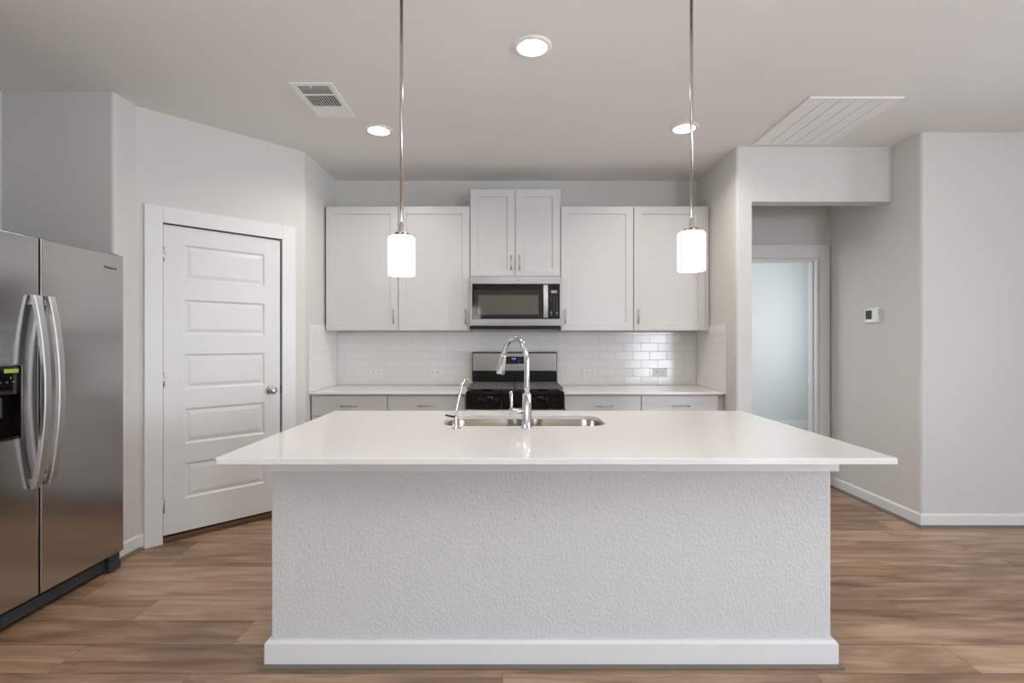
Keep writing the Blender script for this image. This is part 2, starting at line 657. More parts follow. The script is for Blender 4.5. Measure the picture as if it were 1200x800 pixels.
# ------------------------------------------------------------------ baseboards
def run_board(name, label, pts, h=0.095, t=0.014, shoe=0.018, closed=False):
    """baseboard following a plan polyline; the room lies to the right of the direction of travel"""
    def offset(d):
        res = []
        P = [Vector(p) for p in pts]
        n = len(P)
        for i in range(n):
            dirs = []
            if i > 0 or closed:
                dirs.append((P[i] - P[i - 1]).normalized())
            if i < n - 1 or closed:
                dirs.append((P[(i + 1) % n] - P[i]).normalized())
            ns = [Vector((q.y, -q.x)) for q in dirs]
            if len(ns) == 1:
                res.append(P[i] + ns[0] * d)
            else:
                b = (ns[0] + ns[1]).normalized()
                res.append(P[i] + b * (d / max(0.2, b.dot(ns[0]))))
        return res

    def sweep(section, d_in, nm, material, parent):
        m_ = MB()
        cols = [offset(d_in + s[0]) for s in section]
        n = len(pts)
        vs = [[m_.bm.verts.new((cols[j][i].x, cols[j][i].y, section[j][1])) for j in range(len(section))] for i in range(n)]
        segs = n if closed else n - 1
        ns = len(section)
        for i in range(segs):
            a, b = vs[i], vs[(i + 1) % n]
            for j in range(ns):
                m_.bm.faces.new((a[j], a[(j + 1) % ns], b[(j + 1) % ns], b[j]))
        if not closed:
            m_.bm.faces.new(vs[0][::-1])
            m_.bm.faces.new(vs[-1])
        return m_.build(nm, material, parent)
    b = sweep([(0.0, 0.0), (t, 0.0), (t, h - 0.012), (t * 0.45, h), (0.0, h)], 0.0005, name, 'trim_white', None)
    tag(b, label, 'baseboard', kind='structure')
    r = shoe
    sec = [(0, 0)] + [(r * math.cos(a), r * math.sin(a)) for a in (0, PI / 6, PI / 3, PI / 2)]
    s = sweep(sec, t + 0.0008, 'shoe_molding', 'shoe_wood', b)
    return b


run_board('baseboard_return', 'white baseboard between the fridge alcove and the pantry door', [(-2.7, NOOK_Y), (-2.34, NOOK_Y), (PA.x, PA.y), pp(C0 - 0.002)])
run_board('baseboard_hall', 'white baseboard along the hall and right wall corner', [(HX, HY), (HX, RY), (RIGHT_X, RY)][:3])
run_board('baseboard_stub', 'white baseboard wrapped round the short wall end by the hall opening', [(SX0, 4.03), (SX0, SY), (SX1, SY), (SX1, HY - 0.001)])
run_board('baseboard_left', 'white baseboard along the left wall of the living area', [(LEFT_LIVING, REAR_Y), (LEFT_LIVING, 1.95)])
mb = MB()
mb.box(0.9, 4.6, 7.585, 7.6, 0, 0.125, 0.004)
struct('baseboard_bedroom', mb, 'trim_white', 'white baseboard of the far room beyond the doorway', 'baseboard')

# ------------------------------------------------------------------ pantry door (local x along the wall, -y into the kitchen)
RZ = math.atan2(PD.y, PD.x)
DW = D1 - D0
q = pp(D0)
door = thing('door_1', 'white five-panel pantry door with satin nickel knob', 'door', (q[0], q[1], 0), RZ, kind='structure')
z0 = 0.048
ST = 0.118
mb = MB()
pans = []
for i in range(5):
    top = 1.937 - 0.36 * i
    pans.append((ST, DW - 0.112, top - 0.232, top))
mb.slab(0.0, DW, z0, DOOR_TOP, 0.004, 0.035, pans, [(0.010, 0.009), (0.018, 0.009), (0.040, 0.003)], 0.002)
mb.build('door_panel', 'door_white', door)
# knob
mb = MB()
kx, kz = DW - 0.07, 0.943
mb.lathe([(0.031, 0.0), (0.031, -0.004), (0.024, -0.009), (0.012, -0.012), (0.011, -0.03), (0.019, -0.037), (0.026, -0.046), (0.027, -0.055), (0.022, -0.063), (0.010, -0.067)], (kx, 0.004, kz), 28, 'Y')
tag(mb.build('knob', 'nickel', door), 'satin nickel round knob')
mb = MB()
mb.box(DW + 0.0005, DW + 0.008, -0.001, 0.004, kz - 0.03, kz + 0.03)
mb.build('latch_plate', 'logo_dark', door)
for hz in (1.86, 1.05, 0.24):
    mb = MB()
    mb.lathe([(0.0065, -0.045), (0.0075, -0.044), (0.0075, 0.044), (0.0065, 0.045)], (-0.002, -0.0065, hz), 12)
    mb.box(-0.0045, -0.001, -0.002, 0.004, hz - 0.044, hz + 0.044)
    mb.build('hinge', 'nickel', door)

# dark stop behind the gap round the door, casing, threshold
casing = thing('trim_1', 'white flat casing around the pantry door', 'door casing', (q[0], q[1], 0), RZ, kind='structure')
mb = MB()
cl, cr_ = C0 - D0, C1 - D0
ct = 2.168
mb.box(cl, -0.006, -0.018, 0.0, 0, ct, 0.003)
mb.box(DW + 0.009, cr_, -0.018, 0.0, 0, ct, 0.003)
mb.box(-0.006, DW + 0.009, -0.018, 0.0, DOOR_TOP + 0.008, ct, 0.003)
mb.build('casing', 'trim_white', casing)
mb = MB()
mb.box(-0.0075, -0.002, 0.041, 0.10, 0, OT - 0.001)
mb.box(DW + 0.002, DW + 0.0115, 0.041, 0.10, 0, OT - 0.001)
mb.box(-0.002, DW + 0.002, 0.041, 0.10, DOOR_TOP + 0.002, OT - 0.001)
mb.build('stop', 'slot_dark', casing)
mb = MB()
mb.box(-0.004, DW + 0.008, -0.004, 0.10, 0.001, 0.034, 0.004)
mb.build('threshold', 'threshold_wood', casing)

# hall doorway casing and jamb
hall = thing('trim_2', 'white casing and jamb of the doorway at the hall end', 'door casing', ((JX0 + JX1) / 2, HY, 0), kind='structure')
hw = (JX1 - JX0) / 2
mb = MB()
mb.box(hw + 0.004, hw + 0.092, -0.018, 0, 0, JT + 0.125, 0.003)
mb.box(-hw - 0.092, -hw - 0.004, -0.018, 0, 0, JT + 0.125, 0.003)
mb.box(-hw - 0.004, hw + 0.004, -0.018, 0, JT + 0.004, JT + 0.125, 0.003)
mb.build('casing', 'trim_white', hall)
mb = MB()
mb.box(hw - 0.016, hw, -0.002, 0.135, 0, JT - 0.016)
mb.box(-hw, -hw + 0.016, -0.002, 0.135, 0, JT - 0.016)
mb.box(-hw, hw, -0.002, 0.135, JT - 0.016, JT)
mb.box(hw - 0.028, hw - 0.016, 0.05, 0.085, 0, JT - 0.016, 0.002)
mb.build('jamb', 'trim_white', hall)
mb = MB()
mb.box(hw - 0.019, hw - 0.0155, 0.088, 0.125, 0.90, 0.965, 0.001)
tag(mb.build('strike_plate', 'nickel', hall), 'small nickel strike plate on the jamb')


# ------------------------------------------------------------------ cabinets
def pull(parent, x, y, z, length, vertical, name='pull'):
    """bar pull standing off a face at y, facing -y"""
    m_ = MB()
    h = length / 2
    r = 0.005
    if vertical:
        m_.tube([(x, y - 0.028, z - h), (x, y - 0.028, z + h)], r, 10)
        for s in (-1, 1):
            m_.tube([(x, y + 0.001, z + s * h * 0.72), (x, y - 0.028, z + s * h * 0.72)], r * 0.9, 10)
    else:
        m_.tube([(x - h, y - 0.028, z), (x + h, y - 0.028, z)], r, 10)
        for s in (-1, 1):
            m_.tube([(x + s * h * 0.72, y + 0.001, z), (x + s * h * 0.72, y - 0.028, z)], r * 0.9, 10)
    return m_.build(name, 'nickel', parent)


SHAKER = [(0.003, 0.009), (0.0031, 0.009)]


def shaker_door(parent, x0, x1, z0, z1, y, handle_side=None, hz=None, rail=0.062):
    m_ = MB()
    m_.slab(x0, x1, z0, z1, y, 0.019, [(x0 + rail, x1 - rail, z0 + rail, z1 - rail)], SHAKER, 0.0015)
    d = m_.build('door', 'cabinet_white', parent)
    if handle_side:
        hx = x1 - 0.033 if handle_side > 0 else x0 + 0.033
        pull(d, hx, y, hz, 0.125, True)
    return d


UF = 4.354                # face plane of wall cabinet doors
UZ0, UZ1 = 1.391, 2.455


def wall_cabinet(x0, x1, z0, z1, label, doors, group, filler=None):
    t = thing('wall_cabinet', label, 'cabinet', ((x0 + x1) / 2, UF, z0), group=group)
    w = (x1 - x0) / 2 - 0.0005
    h = z1 - z0
    m_ = MB()
    m_.box(-w, w, 0.0205, WB - UF - 0.010, 0, h, 0.002)
    m_.build('body', 'cabinet_white', t)
    for (a, b, side) in doors:
        shaker_door(t, a - (x0 + x1) / 2, b - (x0 + x1) / 2, 0.006, h - 0.008, 0, side, 0.118 if h > 0.9 else 0.115)
    return t


G1 = 'white shaker wall cabinets over the counters'
LX0, LXM, LX1 = -1.592, -0.967, -0.358
RX0, RXM, RX1 = 0.4145, 1.035, 1.682
wall_cabinet(LX0, LXM, UZ0, UZ1, 'white single-door wall cabinet in the corner beside the pantry wall', [(LX0 + 0.011, LXM - 0.0035, 1)], G1)
wall_cabinet(LXM, LX1, UZ0, UZ1, 'white single-door wall cabinet directly left of the microwave', [(LXM + 0.0035, LX1 - 0.003, 1)], G1)
wall_cabinet(RX0, RXM, UZ0, UZ1, 'white single-door wall cabinet directly right of the microwave', [(RX0 + 0.003, RXM - 0.0035, -1)], G1)
wall_cabinet(RXM, RX1, UZ0, UZ1, 'white single-door wall cabinet at the right end by the wall end', [(RXM + 0.0035, RX1 - 0.038, -1)], G1)
MX0, MX1 = LX1, RX0
MXM = (MX0 + MX1) / 2
wall_cabinet(MX0, MX1, 1.850, 2.602, 'taller-set white two-door wall cabinet above the microwave', [(MX0 + 0.005, MXM - 0.0025, 1), (MXM + 0.0025, MX1 - 0.005, -1)], None)

BF = 4.060                # base cabinet face
CT0, CT1 = 0.882, 0.902   # worktop underside and top
G2 = 'white base cabinets along the back wall'


def base_cabinet(x0, x1, d0, d1, label):
    cx = (x0 + x1) / 2
    t = thing('base_cabinet', label, 'cabinet', (cx, BF, 0), group=G2)
    m_ = MB()
    m_.box(x0 - cx + 0.0005, x1 - cx - 0.0005, 0.0205, WB - BF - 0.002, 0.10, CT0 - 0.001)
    m_.build('body', 'cabinet_white', t)
    m_ = MB()
    m_.box(x0 - cx + 0.0005, x1 - cx - 0.0005, 0.085, 0.11, 0, 0.0995)
    m_.build('toe_kick', 'cabinet_white', t)
    m_ = MB()
    m_.box(d0 - cx, d1 - cx, 0, 0.019, 0.712, 0.869, 0.0015)
    dr = m_.build('drawer', 'cabinet_white', t)
    pull(dr, (d0 + d1) / 2 - cx + 0.005, 0, 0.79, 0.135, False)
    dm = (d0 + d1) / 2 - cx
    shaker_door(t, d0 - cx, dm - 0.0015, 0.112, 0.705, 0, 1, 0.62)
    shaker_door(t, dm + 0.0015, d1 - cx, 0.112, 0.705, 0, -1, 0.62)
    return t


base_cabinet(-1.600, -0.988, -1.588, -0.991, 'white base cabinet in the corner beside the pantry wall')
base_cabinet(-0.988, -0.366, -0.985, -0.372, 'white base cabinet directly left of the range')
base_cabinet(0.412, 1.025, 0.418, 1.022, 'white base cabinet directly right of the range')
base_cabinet(1.025, 1.687, 1.028, 1.632, 'white base cabinet at the right end by the wall end')

mb = MB()
mb.box(-1.6018, -0.364, 4.032, WB - 0.009, CT0, CT1, 0.003)
tag(mb.build('worktop', 'quartz'), 'white quartz worktop on the base cabinets left of the range', 'worktop')
mb = MB()
mb.box(0.410, 1.6888, 4.032, WB - 0.009, CT0, CT1, 0.003)
tag(mb.build('worktop', 'quartz'), 'white quartz worktop on the base cabinets right of the range', 'worktop')

# ------------------------------------------------------------------ glazed tile
random.seed(5)
TH, TW, GR = 0.0765, 0.1545, 0.0022


def tile_field(mb, n_across, a0, a1, z0, z1, shift, place):
    """place(u, z, depth) maps to world; depth grows out of the wall"""
    row = 0
    z = z0
    while z < z1 - 0.01:
        zt = min(z + TH, z1)
        u = a0 - TW + (shift + (0.5 * TW if row % 2 else 0)) % TW
        while u < a1 - 0.002:
            ua, ub = max(u, a0), min(u + TW, a1)
            if ub - ua > 0.008:
                g, c = GR / 2, 0.0016
                tx, tz = max(-0.008, min(0.008, random.gauss(0, 0.005))), max(-0.008, min(0.008, random.gauss(0, 0.005)))
                um, zm = (ua + ub) / 2, (z + zt) / 2
                D = 0.0075
                back = [(ua + g, z + g), (ub - g, z + g), (ub - g, zt - g), (ua + g, zt - g)]
                top = [(ua + g + c, z + g + c), (ub - g - c, z + g + c), (ub - g - c, zt - g - c), (ua + g + c, zt - g - c)]
                vs = [place(a, b, 0.0045) for (a, b) in back]
                vs += [place(a, b, D - 0.0008) for (a, b) in back]
                vs += [place(a, b, D + (a - um) * tx + (b - zm) * tz) for (a, b) in top]
                fs = [(8, 9, 10, 11)]
                for k in range(4):
                    fs.append((k, (k + 1) % 4, 4 + (k + 1) % 4, 4 + k))
                    fs.append((4 + k, 4 + (k + 1) % 4, 8 + (k + 1) % 4, 8 + k))
                mb.add(vs, fs)
            u += TW
        z += TH
        row += 1


splash = thing('tile_backsplash', 'white subway tile backsplash between worktops and wall cabinets', 'backsplash', (0, WB, CT1))
mb = MB()
tile_field(mb, 0, PB.x + 0.0085, SX0 - 0.0085, 0.0, 0.482, 1.324 - PB.x, lambda u, z, d: (u, -d, z + 0.001))
mb.build('tile', 'tile_glaze', splash, weld=False)
mb = MB()
tile_field(mb, 0, -0.65, -0.0085, 0.0, 0.540, 0.03, lambda u, z, d: (PB.x + d, u, z + 0.001))
mb.build('tile', 'tile_glaze', splash, weld=False)
mb = MB()
tile_field(mb, 0, -0.65, -0.0085, 0.0, 0.540, 0.03, lambda u, z, d: (SX0 - d, u, z + 0.001))
mb.build('tile', 'tile_glaze', splash, weld=False)
mb = MB()
mb.box(PB.x + 0.0005, SX0 - 0.0005, -0.006, -0.0005, 0.001, 0.484)
mb.box(PB.x + 0.0005, PB.x + 0.006, -0.65, -0.006, 0.001, 0.541)
mb.box(SX0 - 0.006, SX0 - 0.0005, -0.65, -0.006, 0.001, 0.541)
mb.build('grout', 'grout', splash)


# outlets (set sideways)
def outlet():
    t = thing('wall_outlet', '', 'outlet', (0, 0, 0), group='outlets in the tile backsplash')
    m_ = MB()
    m_.box(-0.061, 0.061, -0.005, 0.0, -0.038, 0.038, 0.002)
    m_.build('cover_plate', 'plastic_white', t)
    for s in (-1, 1):
        m_ = MB()
        m_.box(s * 0.024 - 0.016, s * 0.024 + 0.016, -0.0068, -0.004, -0.0165, 0.0165, 0.001)
        rc = m_.build('receptacle', 'plastic_white', t)
        m_ = MB()
        m_.box(s * 0.024 - 0.006, s * 0.024 + 0.004, -0.0072, -0.0066, 0.005, 0.0075)
        m_.box(s * 0.024 - 0.006, s * 0.024 + 0.003, -0.0072, -0.0066, -0.0075, -0.005)
        m_.box(s * 0.024 + 0.008, s * 0.024 + 0.012, -0.0072, -0.0066, -0.002, 0.002)
        m_.build('slot', 'slot_dark', rc)
    return t


OUT = [(440.8, 'white sideways outlet in the tile nearest the pantry wall'), (510, 'white sideways outlet in the tile just left of the range'),
       (691, 'white sideways outlet in the tile just right of the range'), (773, 'white sideways outlet in the tile under the right end cabinet')]
proto = outlet()
for i, (px, lb) in enumerate(OUT):
    o = proto if i == 0 else copy_tree(proto)
    o.location = ((px - 600) / F * (WB - 0.0095), WB - 0.0092, CAM_Z - 36.3 / 128.2)
    o['label'] = lb

# ------------------------------------------------------------------ microwave over the range
MF = 4.268
mx0, mx1, mz0, mz1 = -0.3545, 0.4105, 1.405, 1.846
mc = (mx0 + mx1) / 2
micro = thing('microwave', 'stainless over-range microwave with black glass door', 'microwave', (mc, MF, mz0))
w = (mx1 - mx0) / 2
h = mz1 - mz0
mb = MB()
mb.box(-w, w, 0.03, WB - MF - 0.010, 0.024, h, 0.002)
mb.build('body', 'steel', micro)
mb = MB()
mb.box(-w + 0.004, w - 0.004, 0.002, WB - MF - 0.014, 0.0, 0.0235, 0.003)
for k in range(12):
    mb.box(-0.30 + k * 0.05, -0.27 + k * 0.05, -0.0005, 0.004, 0.006, 0.016)
mb.build('vent_base', 'black_satin', micro)
bz0, bz1 = 0.082, 0.376
mb = MB()
mb.slab(-w, w, 0.0245, h - 0.001, 0.0, 0.03, [(-w + 0.022, w - 0.012, bz0, bz1)], [(0.0, 0.006), (0.0005, 0.006)], 0.004)
tag(mb.build('front_frame', 'steel', micro), 'stainless front frame')
mb = MB()
mb.box(-w + 0.0225, w - 0.111, -0.004, 0.005, bz0 + 0.0005, bz1 - 0.0005, 0.002)
dr = mb.build('door', 'black_gloss', micro)
mb = MB()
mb.box(-w + 0.036, w - 0.162, -0.0046, -0.003, bz0 + 0.024, bz1 - 0.052)
mb.build('window_border', 'oven_border', dr)
mb = MB()
mb.box(-w + 0.072, w - 0.190, -0.0052, -0.0045, bz0 + 0.040, bz1 - 0.095)
tag(mb.build('window', 'oven_window', dr), 'grey see-through window screen')
mb = MB()
hx0, hx1 = w - 0.149, w - 0.114
N = 10
vs = []
for k in range(N + 1):
    t = k / N
    z = bz0 + 0.012 + t * (bz1 - bz0 - 0.024)
    y = -0.012 - 0.024 * math.sin(PI * t)
    vs += [(hx0, y, z), (hx1, y, z), (hx1, y + 0.012, z), (hx0, y + 0.012, z)]
fs = [(0, 1, 2, 3), tuple(4 * N + i for i in (3, 2, 1, 0))]
for k in range(N):
    for j in range(4):
        fs.append((4 * k + j, 4 * k + (j + 1) % 4, 4 * k + 4 + (j + 1) % 4, 4 * k + 4 + j))
mb.add(vs, fs)
mb.box(hx0 + 0.006, hx1 - 0.006, -0.013, -0.003, bz0 + 0.014, bz0 + 0.032)
mb.box(hx0 + 0.006, hx1 - 0.006, -0.013, -0.003, bz1 - 0.032, bz1 - 0.014)
tag(mb.build('handle', 'handle_steel', dr), 'bowed stainless handle')
mb = MB()
mb.box(w - 0.1085, w - 0.0125, -0.004, 0.005, bz0 + 0.0005, bz1 - 0.0005, 0.002)
cp = mb.build('control_panel', 'black_gloss', micro)
mb = MB()
mb.box(w - 0.085, w - 0.034, -0.0048, -0.0035, bz1 - 0.078, bz1 - 0.055)
mb.build('display', 'key_grey', cp)
mb = MB()
for r in range(8):
    for c in range(3):
        if r in (3, 4, 5, 6) and c == 0:
            continue
        s = 0.003 if r == 2 else 0.0022
        x = w - 0.084 + 0.0235 * c
        z = bz1 - 0.105 - 0.0165 * r
        mb.box(x - s, x + s, -0.0046, -0.0035, z - s, z + s)
for x in (w - 0.083, w - 0.037):
    mb.box(x - 0.005, x + 0.005, -0.0046, -0.0035, bz0 + 0.045, bz0 + 0.059)
    mb.box(x - 0.005, x + 0.005, -0.0046, -0.0035, bz0 + 0.030, bz0 + 0.034)
mb.build('keypad', 'key_grey', cp)
text('logo', 'Whirlpool', 0.011, (0.022, -0.0006, h - 0.036), (PI / 2, 0, 0), 'logo_dark', micro)

# ------------------------------------------------------------------ gas range
rx0, rx1 = -0.3575, 0.4045
rc_ = (rx0 + rx1) / 2
RF = 3.985
rng = thing('gas_range', 'stainless and black gas range under the microwave', 'range', (rc_, RF, 0))
w = (rx1 - rx0) / 2
mb = MB()
mb.box(-w, w, 0.03, 0.675, 0.05, 0.895, 0.003)
mb.build('body', 'black_satin', rng)
for (a, b) in ((-w + 0.05, 0.09), (w - 0.05, 0.09), (-w + 0.05, 0.62), (w - 0.05, 0.62)):
    mb = MB()
    mb.lathe([(0.016, 0), (0.016, 0.012), (0.009, 0.015), (0.009, 0.055)], (a, b, 0), 14)
    mb.build('foot', 'black_satin', rng)
mb = MB()
mb.box(-w + 0.002, w - 0.002, 0.02, 0.62, 0.8955, 0.912, 0.006)
mb.build('cooktop', 'black_gloss', rng)
for (bx, by, br) in ((-0.23, 0.18, 0.05), (0.23, 0.18, 0.045), (-0.23, 0.46, 0.04), (0.23, 0.46, 0.05)):
    mb = MB()
    mb.lathe([(br, 0), (br, 0.008), (br * 0.8, 0.009), (br * 0.8, 0.016), (br * 0.7, 0.019), (0.004, 0.019)], (bx, by, 0.9118), 24)
    mb.build('burner', 'black_satin', rng)
GZ0, GZ1 = 0.928, 0.940
for s in (-1, 1):
    mb = MB()
    xa, xb = (-w + 0.004, -0.004) if s < 0 else (0.004, w - 0.004)
    ya, yb = 0.006, 0.585
    bw = 0.011
    mb.box(xa, xb, ya, ya + bw, GZ0, GZ1, 0.002)
    mb.box(xa, xb, yb - bw, yb, GZ0, GZ1, 0.002)
    mb.box(xa, xa + bw, ya + bw, yb - bw, GZ0, GZ1, 0.002)
    mb.box(xb - bw, xb, ya + bw, yb - bw, GZ0, GZ1, 0.002)
    mb.box(xa + bw, xb - bw, 0.29, 0.302, GZ0, GZ1, 0.002)
    xm = s * 0.23
    for by in (0.18, 0.46):
        for a in range(8):
            an = a * PI / 4
            L0, L1 = 0.028, (0.10 if a % 2 else 0.125)
            p0 = (xm + L0 * math.cos(an), by + L0 * math.sin(an), (GZ0 + GZ1) / 2)
            p1 = (max(xa + 0.004, min(xb - 0.004, xm + 0.16 * math.cos(an))), by + L1 * math.sin(an), (GZ0 + GZ1) / 2)
            mb.tube([p0, p1], 0.0055, 6, smooth=False)
    for k in range(5):
        x = xa + 0.03 + k * (xb - xa - 0.06) / 4
        mb.box(x - 0.005, x + 0.005, ya + bw, yb - bw, GZ0 + 0.002, GZ1)
    for k in range(8):
        y = ya + 0.06 + k * 0.066
        mb.box(xa + bw, xb - bw, y - 0.005, y + 0.005, GZ0 + 0.002, GZ1 - 0.001)
    for x in (xa + 0.012, xb - 0.012):
        for y in (0.03, 0.57):
            mb.box(x - 0.006, x + 0.006, y - 0.006, y + 0.006, 0.9115, GZ0 + 0.001)
    mb.build('grate', 'cast_iron', rng)
# backguard: leans back slightly
mb = MB()
gw = 0.380
gx0, gx1 = -gw, gw
mb.box(gx0, gx1, 0.585, 0.672, 0.912, 1.205, 0.006)
mb.build('backguard', 'black_satin', rng)
mb = MB()
mb.box(gx0 + 0.006, gx1 - 0.006, 0.571, 0.5855, 1.035, 1.197, 0.006, 3)
bgd = mb.build('backguard_panel', 'steel', rng)
mb = MB()
mb.box(-0.13, 0.09, 0.5685, 0.5715, 1.100, 1.166, 0.001)
dp = mb.build('display_panel', 'black_gloss', bgd)
mb = MB()
for k in range(4):
    x = -0.025 + k * 0.0085 + (0.003 if k > 1 else 0)
    mb.box(x, x + 0.006, 0.5678, 0.5686, 1.141, 1.152)
tag(mb.build('clock', 'clock_blue', dp), 'blue lit clock digits')
# control panel
mb = MB()
poly = [(0.0, 0.775), (0.03, 0.775), (0.03, 0.8945), (0.018, 0.9085), (0.006, 0.9)]
n = len(poly)
vs = [(-w, p[0], p[1]) for p in poly] + [(w, p[0], p[1]) for p in poly]
fs = [tuple(range(n)), tuple(range(2 * n - 1, n - 1, -1))] + [(i, n + i, n + (i + 1) % n, (i + 1) % n) for i in range(n)]
mb.add(vs, fs)
cp = mb.build('control_panel', 'black_gloss', rng)
for kx in (-0.245, -0.145, 0.0, 0.145, 0.245):
    mb = MB()
    mb.lathe([(0.021, 0), (0.021, -0.006), (0.017, -0.009), (0.015, -0.026), (0.013, -0.028)], (kx, 0.004, 0.838), 20, 'Y')
    mb.box(kx - 0.004, kx + 0.004, -0.030, -0.022, 0.824, 0.852, 0.001)
    mb.build('knob', 'black_satin', cp)
for kx in (-0.245, -0.145, 0.145, 0.245):  # grey dashes painted on in place of faint glints by the knobs
    mb = MB()
    mb.box(kx - 0.036, kx - 0.028, -0.0006, 0.001, 0.853, 0.856)
    mb.build('marking', 'key_grey', cp)
for kx in (-0.195, 0.195):  # longer grey dashes, also standing in for glints
    mb = MB()
    mb.box(kx - 0.022, kx + 0.022, -0.0006, 0.001, 0.8655, 0.8675)
    mb.build('marking', 'key_grey', cp)
# oven door, handle, drawer
mb = MB()
mb.slab(-w + 0.002, w - 0.002, 0.205, 0.770, -0.008, 0.037, [(-0.25, 0.25, 0.36, 0.62)], [(0.0, 0.003), (0.0005, 0.003)], 0.004)
od = mb.build('oven_door', 'steel', rng)
mb = MB()
mb.box(-0.249, 0.249, -0.007, -0.0048, 0.361, 0.619)
mb.build('oven_window', 'black_gloss', od)
mb = MB()
mb.tube([(-w + 0.03, -0.055, 0.735), (w - 0.03, -0.055, 0.735)], 0.012, 14)
for s in (-1, 1):
    mb.tube([(s * (w - 0.07), -0.006, 0.735), (s * (w - 0.07), -0.055, 0.735)], 0.010, 12)
mb.build('handle', 'handle_steel', od)
mb = MB()
mb.box(-w + 0.002, w - 0.002, -0.006, 0.029, 0.065, 0.200, 0.004)
mb.build('drawer', 'steel', rng)

# ------------------------------------------------------------------ island
IX0, IX1, IY0, IY1 = -0.968, 1.283, 2.060, 2.905
SLX0, SLX1, SLY0, SLY1 = -1.017, 1.320, 1.744, 2.945
icx = (IX0 + IX1) / 2
isl = thing('kitchen_island', 'textured pale grey island base with white baseboard', 'kitchen island', (icx, IY0, 0))
a = (IX1 - IX0) / 2
mb = MB()
mb.prism(rounded([(-a, 0), (a, 0), (a, 0.13), (-a, 0.13)], {0: 0.006, 1: 0.006}), 0, CT0 - 0.0005)
tag(mb.build('knee_wall', 'knee_wall_paint', isl), 'orange-peel textured grey knee wall')
D = IY1 - IY0
for s in (-1, 1):
    mb = MB()
    x = s * (a - 0.012)
    mb.box(min(x, s * (a - 0.03)), max(x, s * (a - 0.03)), 0.1305, D, 0, CT0 - 0.0005)
    mb.build('end_panel', 'cabinet_white', isl)
mb = MB()
mb.box(-a + 0.031, a - 0.031, D - 0.045, D - 0.021, 0.10, CT0 - 0.001)
mb.box(-a + 0.031, a - 0.031, D - 0.12, D - 0.10, 0.0, 0.10)
mb.box(-a + 0.031, a - 0.031, 0.131, D - 0.046, 0.10, 0.118)
mb.build('cabinet_box', 'cabinet_white', isl)
nd = 5
for k in range(nd):
    x0 = -a + 0.032 + k * (2 * a - 0.064) / nd
    x1 = x0 + (2 * a - 0.064) / nd - 0.004
    # fronts on the kitchen side face +y: built facing -y and turned round
    m_ = MB()
    m_.slab(-x1, -x0, 0.112, 0.865, -(D - 0.001), 0.019, [(-x1 + 0.062, -x0 - 0.062, 0.174, 0.803)], SHAKER, 0.0015)
    d_ = m_.build('door', 'cabinet_white', isl)
    d_.rotation_euler = (0, 0, PI)
    pull(d_, -x1 + 0.035, -(D - 0.001), 0.76, 0.125, True)


def wrap(name, z0, z1, t, depth, material, cham=0.0, off=0.0004):
    """board round the front and both ends of the knee wall"""
    m_ = MB()
    o, i_ = t + off, off

    def ring(e, z):
        return [(-a - e, depth, z), (-a - e, -e, z), (a + e, -e, z), (a + e, depth, z)]
    rows = [ring(i_, z0), ring(o, z0), ring(o, z1 - cham), ring(o - (t * 0.5 if cham else 0), z1), ring(i_, z1)]
    vs = [m_.bm.verts.new(v) for r in rows for v in r]
    nr = len(rows)
    for r in range(nr):
        for k in range(3):
            m_.bm.faces.new((vs[4 * r + k], vs[4 * r + k + 1], vs[4 * ((r + 1) % nr) + k + 1], vs[4 * ((r + 1) % nr) + k]))
    for k in (0, 3):
        f = [vs[4 * r + k] for r in range(nr)]
        m_.bm.faces.new(f if k == 0 else f[::-1])
    return m_.build(name, material, isl)


wrap('apron', 0.783, CT0 - 0.0008, 0.020, 0.13, 'island_trim', 0.0)
wrap('baseboard', 0.014, 0.106, 0.019, 0.13, 'island_trim', 0.012)
wrap('shoe_molding', 0.0, 0.0138, 0.034, 0.13, 'shoe_wood', 0.006)

# worktop with the sink opening
KX0, KX1, KY0, KY1 = -0.335, 0.452, 2.412, 2.752
bm_ = bmesh.new()


def loop(pts, z):
    vs = [bm_.verts.new((p[0], p[1], z)) for p in pts]
    return vs, [bm_.edges.new((vs[i], vs[(i + 1) % len(vs)])) for i in range(len(vs))]


outer = rrect(SLX0, SLX1, SLY0, SLY1, 0.012, 4)
inner = rrect(KX0, KX1, KY0, KY1, 0.085, 8)
E = 0.003
top_o = rrect(SLX0 + E, SLX1 - E, SLY0 + E, SLY1 - E, 0.010, 4)
for (z, oo) in ((CT1, top_o), (CT0, outer)):
    _, e1 = loop(oo, z)
    _, e2 = loop(inner, z)
    bmesh.ops.triangle_fill(bm_, use_beauty=True, use_dissolve=False, edges=e1 + e2)


def strip(A, za, B, zb, flip=False):
    n_ = len(A)
    va = [bm_.verts.new((p[0], p[1], za)) for p in A]
    vb = [bm_.verts.new((p[0], p[1], zb)) for p in B]
    for i in range(n_):
        j = (i + 1) % n_
        bm_.faces.new((va[i], va[j], vb[j], vb[i]))


strip(outer, CT0, outer, CT1 - E)
strip(outer, CT1 - E, top_o, CT1)
strip(inner, CT0, inner, CT1)
mb = MB()
mb.bm.free()
mb.bm = bm_
# drop stray faces that would cover the sink opening
bm_.faces.ensure_lookup_table()
kill = []
for f in bm_.faces:
    c = f.calc_center_median()
    if abs(f.normal.z) > 0.9 and KX0 + 0.03 < c.x < KX1 - 0.03 and KY0 + 0.03 < c.y < KY1 - 0.03:
        kill.append(f)
bmesh.ops.delete(bm_, geom=kill, context='FACES_ONLY')
tag(mb.build('island_worktop', 'quartz'), 'large white quartz worktop on the island with the sink cut in', 'worktop')

# sink
scx = (KX0 + KX1) / 2
sink = thing('kitchen_sink', 'stainless double-bowl sink set under the island worktop', 'sink', (scx, (KY0 + KY1) / 2, 0.66))


